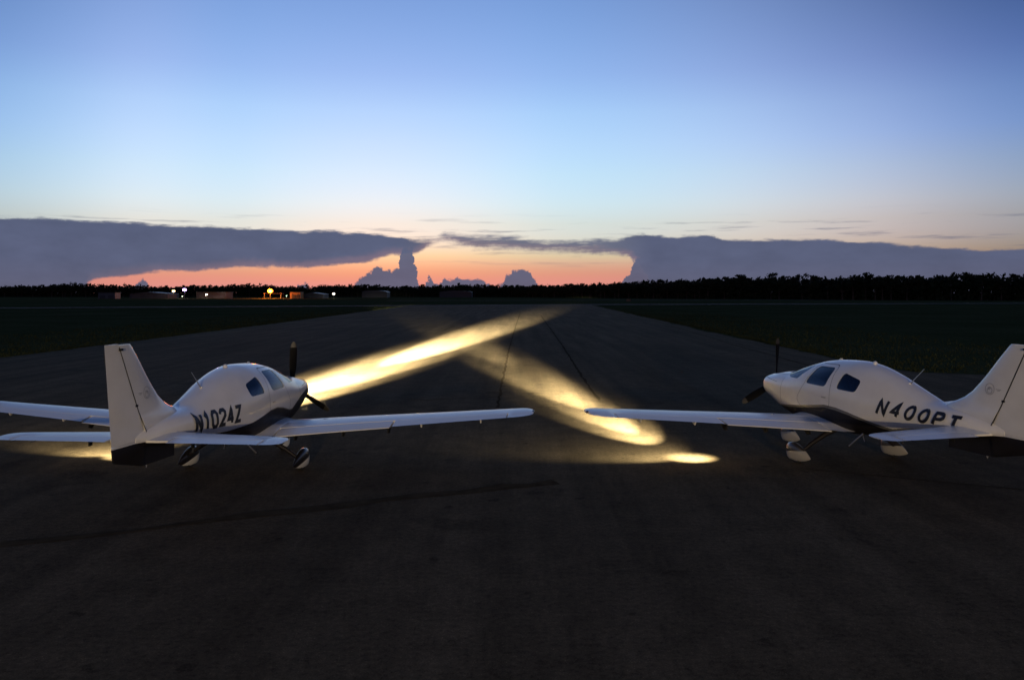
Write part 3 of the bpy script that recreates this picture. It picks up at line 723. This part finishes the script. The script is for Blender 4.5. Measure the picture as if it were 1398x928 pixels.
# lettering: strokes in a unit box (0..1 wide, 0..1 high)
def arc(cx, cy, rx, ry, a0, a1, n=10): return [(cx+rx*math.cos(math.radians(a0+(a1-a0)*i/n)), cy+ry*math.sin(math.radians(a0+(a1-a0)*i/n))) for i in range(n+1)]
GL_B = {'N': [[(0, 0), (0, 1), (1, 0), (1, 1)]], '1': [[(.15, .78), (.55, 1), (.55, 0)]], '0': [[(.25, 0), (0, .18), (0, .82), (.25, 1), (.75, 1), (1, .82), (1, .18), (.75, 0), (.25, 0), (0, .18)]],
        '2': [[(0, .75), (.05, .88), (.25, 1), (.75, 1), (1, .86), (1, .62), (0, 0), (1, 0)]], '4': [[(.72, 0), (.72, 1), (0, .28), (1.05, .28)]], 'Z': [[(0, 1), (1, 1), (0, 0), (1, 0)]]}
GL_R = {'N': [[(0, 0), (0, 1), (.95, 0), (.95, 1)]], '4': [[(.7, 0), (.7, 1), (0, .30), (1., .30)]], '0': [arc(.5, .5, .5, .5, 90, 450, 22)],
        'P': [[(0, 0), (0, 1), (.55, 1)]+arc(.6, .74, .36, .26, 90, -90, 8)+[(.55, .48), (0, .48)]], 'T': [[(-.02, 1), (1.0, 1)], [(.49, 1), (.49, 0)]]}
def stroke(poly, wd, step=.03):
    P = [Vector(p) for p in poly]; Q = []
    for a, b in zip(P[:-1], P[1:]):
        n = max(1, int((b-a).length/step)); Q += [a.lerp(b, i/n) for i in range(n)]
    Q.append(P[-1])
    # square ends
    Q[0] = Q[0]+(Q[0]-Q[1]).normalized()*wd*.0
    L = []; R_ = []
    for i, p in enumerate(Q):
        d0 = (p-Q[i-1]).normalized() if i else (Q[1]-p).normalized(); d1 = (Q[i+1]-p).normalized() if i < len(Q)-1 else d0
        n0, n1_ = Vector((-d0.y, d0.x)), Vector((-d1.y, d1.x)); m_ = (n0+n1_)
        m_ = m_.normalized() if m_.length > 1e-4 else n0; k = min(1.9, 1/max(.3, m_.dot(n0)))
        L.append(p+m_*wd/2*k); R_.append(p-m_*wd/2*k)
    return L, R_
def letters(root, text, glyphs, x0, pitch, z0, wdt, hgt, sw, slant, side, rise=0., shrink=0.):
    """side=-1: right flank, text runs forward (+x); side=+1: left flank, text runs aft (-x)"""
    dirx = 1 if side < 0 else -1
    for i, ch in enumerate(text):
        parts = []
        for poly in glyphs[ch]:
            hg = hgt*(1-shrink*i)
            pl = [(p[0]*wdt+sw/2+i*pitch+slant*p[1]*hg, p[1]*(hg-sw)+sw/2+rise*i) for p in poly]
            L, R_ = stroke(pl, sw); V = []
            for p in L+R_:
                x = x0+dirx*p.x; z = z0+p.y; V.append((x, side*(max(fus_y(x, z), fin_y(x, z) if x < -2.6 else 0)+.005+.012*max(0, min(1, (-1.9-x)/.6))), z+.004))
            n = len(L); parts.append((V, [(k, k+1, n+k+1, n+k) for k in range(n-1)]))
        mkobj('letter', *join(parts), M['letter'], root)

def fairing(root, x, y, z0, L, Wd, H, mat, name='wheel_fairing'):
    # teardrop wheel pant: blunt nose, tail swept down and pinched
    rings = []
    for i in range(21):
        t = i/20; xx = x+L*.52-L*t
        prof = (math.sin(math.pi*min(1, t*1.02)**.55))**.62 if 0 < t < 1 else .02
        prof = max(prof, .03)
        ht = H*(.52*prof); zc = z0+H*(.50-.02*t) - H*.20*max(0, t-.35)**1.2*1.2
        hw = Wd/2*max(.04, prof*(1-.25*t))
        rg = []
        for q in range(20):
            a = 2*math.pi*q/20; c, s = math.cos(a), math.sin(a)
            zz = zc+ht*math.copysign(abs(s)**.85, s)
            zz = max(zz, z0+.015*H)
            rg.append((xx, y+hw*math.copysign(abs(c)**(.8 if s > 0 else .45), c), zz))
        rings.append(rg)
    return mkobj(name, *loft(rings), mat, root, 40)
def wheel(root, x, y, r, wd, dz=0.):
    p = [(-wd/2, r*.55), (-wd/2, r*.86), (-wd*.36, r*.97), (0, r), (wd*.36, r*.97), (wd/2, r*.86), (wd/2, r*.55)]
    t = mkobj('tyre', *lathe(p, 'y', 28, (x, y, r+dz)), M['rubber'], root, 35)
    mkobj('hub', *lathe([(-wd/2-.004, r*.1), (-wd/2-.003, r*.5), (wd/2+.003, r*.5), (wd/2+.004, r*.1)], 'y', 20, (x, y, r+dz)), M['metal'], t, 30)
def blade(root, ang, R=.985, hx=2.58, hz=1.30):
    rings = []; rt = []
    for i in range(15):
        t = i/14; r = .10+(R-.10)*t
        ch = interp(t, [0, .15, .45, .75, .93, 1.], [.075, .12, .165, .155, .12, .05]); tw = math.radians(interp(t, [0, .2, 1], [62, 50, 18]))
        th = interp(t, [0, .15, 1], [.06, .035, .010])
        rg = []
        for q in range(12):
            a = 2*math.pi*q/12; u, v = ch/2*math.cos(a), th/2*math.sin(a)
            # blade axis along +z, chord in the disc plane (y) twisted towards x
            yy, xx = u*math.cos(tw)+v*math.sin(tw), -u*math.sin(tw)+v*math.cos(tw)
            p = Vector((hx+xx, yy*math.cos(ang)-r*math.sin(ang), hz+yy*math.sin(ang)+r*math.cos(ang))); rg.append(p)
        rings.append(rg)
    b = mkobj('propeller_blade', *loft(rings[:13]), M['prop'], root, 40)
    mkobj('blade_tip', *loft(rings[12:]), M['proptip'], b, 40)

def spot(root, name, loc, aim_az, aim_el, cone, blend, power, col, soft=.03):
    l = bpy.data.lights.new(name, 'SPOT'); l.energy = power; l.color = col; l.spot_size = math.radians(cone); l.spot_blend = blend; l.shadow_soft_size = soft
    o = bpy.data.objects.new(name, l); COL.objects.link(o); o.parent = root; o.location = loc
    d = Vector((math.cos(aim_el)*math.cos(aim_az), math.cos(aim_el)*math.sin(aim_az), math.sin(aim_el)))
    o.rotation_euler = d.to_track_quat('-Z', 'Y').to_euler(); return o

def airplane(pose, paint, fair, text, label, lights, pitch=0.):
    X, D, psi = pose; nd = -1.96*math.tan(pitch)   # nose leg extends by nd so its wheel stays on the ground
    root = empty('airplane', (X, D, 0), math.pi/2-psi); root.rotation_euler = (0, -pitch, math.pi/2-psi); tag(root, label, 'airplane', 'airplanes parked on the runway')
    fus = meobj('fuselage', HULL.copy(), paint, root, 32)
    for nm, me in GLASS:
        meobj(nm, me.copy(), M['glass'], fus, 40)
    # cabin
    for x_ in (.28, -.62):
        for s in (1, -1):
            P = [(x_+.25, 1.02), (x_+.25, 1.12), (x_-.18, 1.12), (x_-.36, 1.60), (x_-.44, 1.60), (x_-.28, 1.02)]
            st_ = mkobj('seat', *loft([[(px, s*.28+e, pz) for px, pz in rpoly(P, .04, 2)] for e in (-.21, .21)]), M['seat'], root, 35)
            mkobj('headrest', *box(x_-.46, x_-.39, s*.28-.11, s*.28+.11, 1.605, 1.76), M['seat'], st_)
    mkobj('instrument_panel', *loft([[(1.30, e, 1.0), (1.30, e, 1.56), (1.05, e, 1.60), (.98, e, 1.53), (1.06, e, 1.0)] for e in (-.42, .42)]), M['panel'], root)
    for s in (1, -1):
        # door outline
        P = rpoly([(.86, 1.16), (.62, 1.50), (.44, 1.93), (-.22, 1.95), (-.26, 1.15), (-.10, 1.02), (.70, 1.02)], .1, 5); P = P+[P[0]]
        L, R_ = stroke([tuple(p) for p in P], .008, .04)
        V = [(p.x, s*(fus_y(p.x, p.y)+.002), p.y) for p in L+R_]; n = len(L)
        dr = mkobj('door_seam', V, [(k, k+1, n+k+1, n+k) for k in range(n-1)], M['gap'], fus)
        mkobj('door_handle', *box(-.14, -.02, s*(fus_y(-.08, 1.3)+.001)-.008, s*(fus_y(-.08, 1.3)+.001)+.008, 1.29, 1.315), M['metal'], fus)
        # cowling seam and air inlet
        V = []; 
        for zz in [1.0+.04*k for k in range(14)]:
            for e in (0, .009): V.append((1.52+e, s*(fus_y(1.52+e, zz)+.002), zz))
        mkobj('cowling_seam', V, [(2*k, 2*k+1, 2*k+3, 2*k+2) for k in range(13)], M['gap'], fus)
        V = []
        for k in range(12):
            xx = 1.75+.055*k
            for e in (0, .008): zz = 1.40+e+.003*k; V.append((xx, s*(fus_y(xx, zz)+.002), zz))
        mkobj('cowling_seam', V, [(2*k, 2*k+1, 2*k+3, 2*k+2) for k in range(11)], M['gap'], fus)
        V, Fc = lathe([(2.497, .085), (2.506, .085)], 'x', 18, (0, s*.20, 1.31)); mkobj('air_inlet', V, Fc, M['dark'], fus)
        wing(root, s, M['white']); stab(root, s, M['white'])
        # main gear
        mkobj('gear_leg', *tube([(-.12, s*.34, .68), (-.10, s*.60, .575), (-.06, s*.88, .40), (-.03, s*1.05, .27)], [.055, .05, .042, .035], 10, True, 1.), M['black'], root, 40)
        fairing(root, .0, s*1.114, .045, .76, .19, .345, fair)
        wheel(root, .06, s*1.114, .18, .09)
        mkobj('entry_step', *tube([(-1.02, s*.44, .74), (-.90, s*.54, .58), (-.82, s*.60, .475)], [.014, .014, .013], 8), M['metal'], root, 40)
        mkobj('step_pad', *box(-.85, -.79, s*.60-.03, s*.60+.03, .462, .474), M['rubber'], root)
    mkobj('nose_gear_leg', *tube([(1.80, 0, .82), (1.88, 0, .55+nd), (1.96, 0, .24+nd)], [.05, .04, .035], 10), M['black'], root, 40)
    fairing(root, 1.96, 0, .045+nd, .68, .18, .335, fair)
    wheel(root, 2.02, 0, .165, .09, nd)
    # propeller
    mkobj('spinner', *lathe([(2.505, .19), (2.54, .192), (2.62, .178), (2.70, .145), (2.77, .10), (2.82, .05), (2.838, .008)], 'x', 28, (0, 0, 1.30)), M['white'], root, 50)
    for k in range(3): blade(root, math.radians(2+120*k))
    f_, r_ = tail(root, paint, M['black'])
    for s in (1, -1): emblem(f_, s)
    # fittings on the spine
    mkobj('beacon', *lathe([(1.99, .042), (2.03, .042), (2.05, .03), (2.062, .01)], 'z', 16, (-.78, 0, .005)), M['clearlens'], root, 45)
    mkobj('antenna', *loft([[(-1.62, e, 1.755), (-1.70, e, 1.84), (-1.80, e, 1.84), (-1.84, e, 1.69)] for e in (-.012, .012)]), M['white'], root) if False else None
    mkobj('whip_antenna', *tube([(-1.72, 0, 1.74), (-1.88, 0, 1.885), (-2.06, 0, 2.04)], [.012, .007, .005], 8), M['metal'], root)
    mkobj('antenna_base', *lathe([(1.70, .035), (1.768, .03), (1.78, .015)], 'z', 12, (-1.71, 0, -.01)), M['white'], root, 45)
    mkobj('antenna_blade', *loft([[(.33, e, 1.975), (.26, e, 2.035), (.21, e, 2.035), (.19, e, 2.0)] for e in (-.008, .008)]), M['white'], root)
    mkobj('belly_antenna', *tube([(-.55, .1, .66), (-.62, .1, .50)], [.008, .005], 6), M['metal'], root)
    letters(root, *text)
    # lamps in the left wing's leading edge
    xl, ch, z, t = wpar(3.2)
    for yy in (3.12, 3.30):
        xl, ch, z, t = wpar(yy)
        mkobj('landing_light', *lathe([(-.03, .030), (.004, .030), (.012, .02), (.016, .004)], 'x', 18, (xl+.004, yy, z-.004)), M['lens'], root, 50)
    for (nm, yy, a, e, cone, bl, pw, col, wx) in lights:
        xl, ch, z, t = wpar(yy)
        spot(root, nm, (xl+.06, yy, z), math.radians(a), math.radians(e), cone, bl, pw, col).scale = (wx, 1, 1)
    return root

lineL = [(-4.6, 1.165), (-3.9, 1.17), (-3.3, 1.155), (-2.6, 1.09), (-2.1, 1.02), (-1.69, 1.005), (-.94, 1.04), (-.55, 1.10), (-.22, 1.155), (.1, 1.165), (.4, 1.12), (.78, 1.03), (.95, 1.03), (1.25, 1.13), (1.6, 1.23), (2.0, 1.29), (2.4, 1.33), (3.0, 1.4)]
thL = [(-4.6, 0), (-1.2, 0), (-.6, .012), (0, .02), (.6, .02), (1.2, .01), (1.5, 0), (3.0, 0)]
lineR = [(-4.6, 1.165), (-3.9, 1.17), (-3.2, 1.12), (-2.6, 1.06), (-2.2, .97), (-1.75, .88), (-1.19, .99), (-.8, 1.06), (-.45, 1.10), (-.1, 1.11), (.24, 1.06), (.8, .98), (1.54, .90), (1.9, .86), (2.4, .80), (3.0, .8)]
thR = [(-4.6, 0), (-3.0, .0), (-2.4, .05), (-1.9, .07), (-1.3, .045), (-.5, .055), (.3, .05), (1.0, .045), (1.54, .04), (2.0, .03), (3.0, 0)]
def fairing_paint(name, c_up, c_lo, k, z0):
    m_ = pmat(name, c_lo, .3, coat=.4); g = G(m_.node_tree); s = g.n('SeparateXYZ'); m_.node_tree.links.new(g.n('TexCoord').outputs['Object'], s.inputs[0])
    xr = g.m('SUBTRACT', s.outputs[0], g.m('MULTIPLY', g.m('GREATER_THAN', s.outputs[0], 1.), 1.96))
    up = g.m('GREATER_THAN', s.outputs[2], g.m('ADD', g.m('MULTIPLY', xr, k), z0))
    m_.node_tree.links.new(g.mix(up, c_lo, c_up), m_.node_tree.nodes['Principled BSDF'].inputs['Base Color']); return m_
WARM = (1., .88, .60)
def lamps(toe, spill, beams): return [
    ('landing_beam', 3.12+.06*i, toe, *q, WARM, wx) for i, (*q, wx) in enumerate(beams)]+[
    ('lamp_spill', 3.21, 26, -32, 104, .6, spill, WARM, 1.),
    ('lamp_hotspot', 2.92, 0, -76, 66, 1., 105., WARM, 1.)]
airplane((-5.124, 16.079, .103), hull_paint('hull_paint_black_swoosh', lineL, thL), fairing_paint('fairing_dark_over_white', (.012, .010, .011), PAINT, .24, .165),
         ('N1024Z', GL_B, -2.60, .2175, 1.108, .137, .31, .062, .0, -1, .0),
         'white low-wing propeller airplane lettered N1024Z, black belly swoosh rising to its nose', lamps(.3, 60., [(-1.25, 2.7, 1., 5.5e6, 2.4), (-2.7, 5.0, 1., 6.5e5, 2.3), (-5.2, 9.8, 1., 1.3e5, 1.9), (-12, 25, 1., 5e3, 1.3)]))
airplane((6.742, 16.919, -.263), hull_paint('hull_paint_grey_stripe', lineR, thR), fairing_paint('fairing_grey_over_white', (.035, .032, .038), (.40, .375, .33), -.16, .25),
         ('N400PT', GL_R, -1.45, .292, 1.162, .165, .30, .055, .28, 1, -.002, .045),
         'white low-wing propeller airplane lettered N400PT, grey stripe over black belly', lamps(-6, 36., [(-1.8, 3.3, 1., 2.6e5, 2.0), (-4.4, 8.2, 1., 6e4, 1.35), (-9., 18, 1., 1.05e4, .9), (-14, 30, 1., 2e3, 1.)]), math.radians(.8))
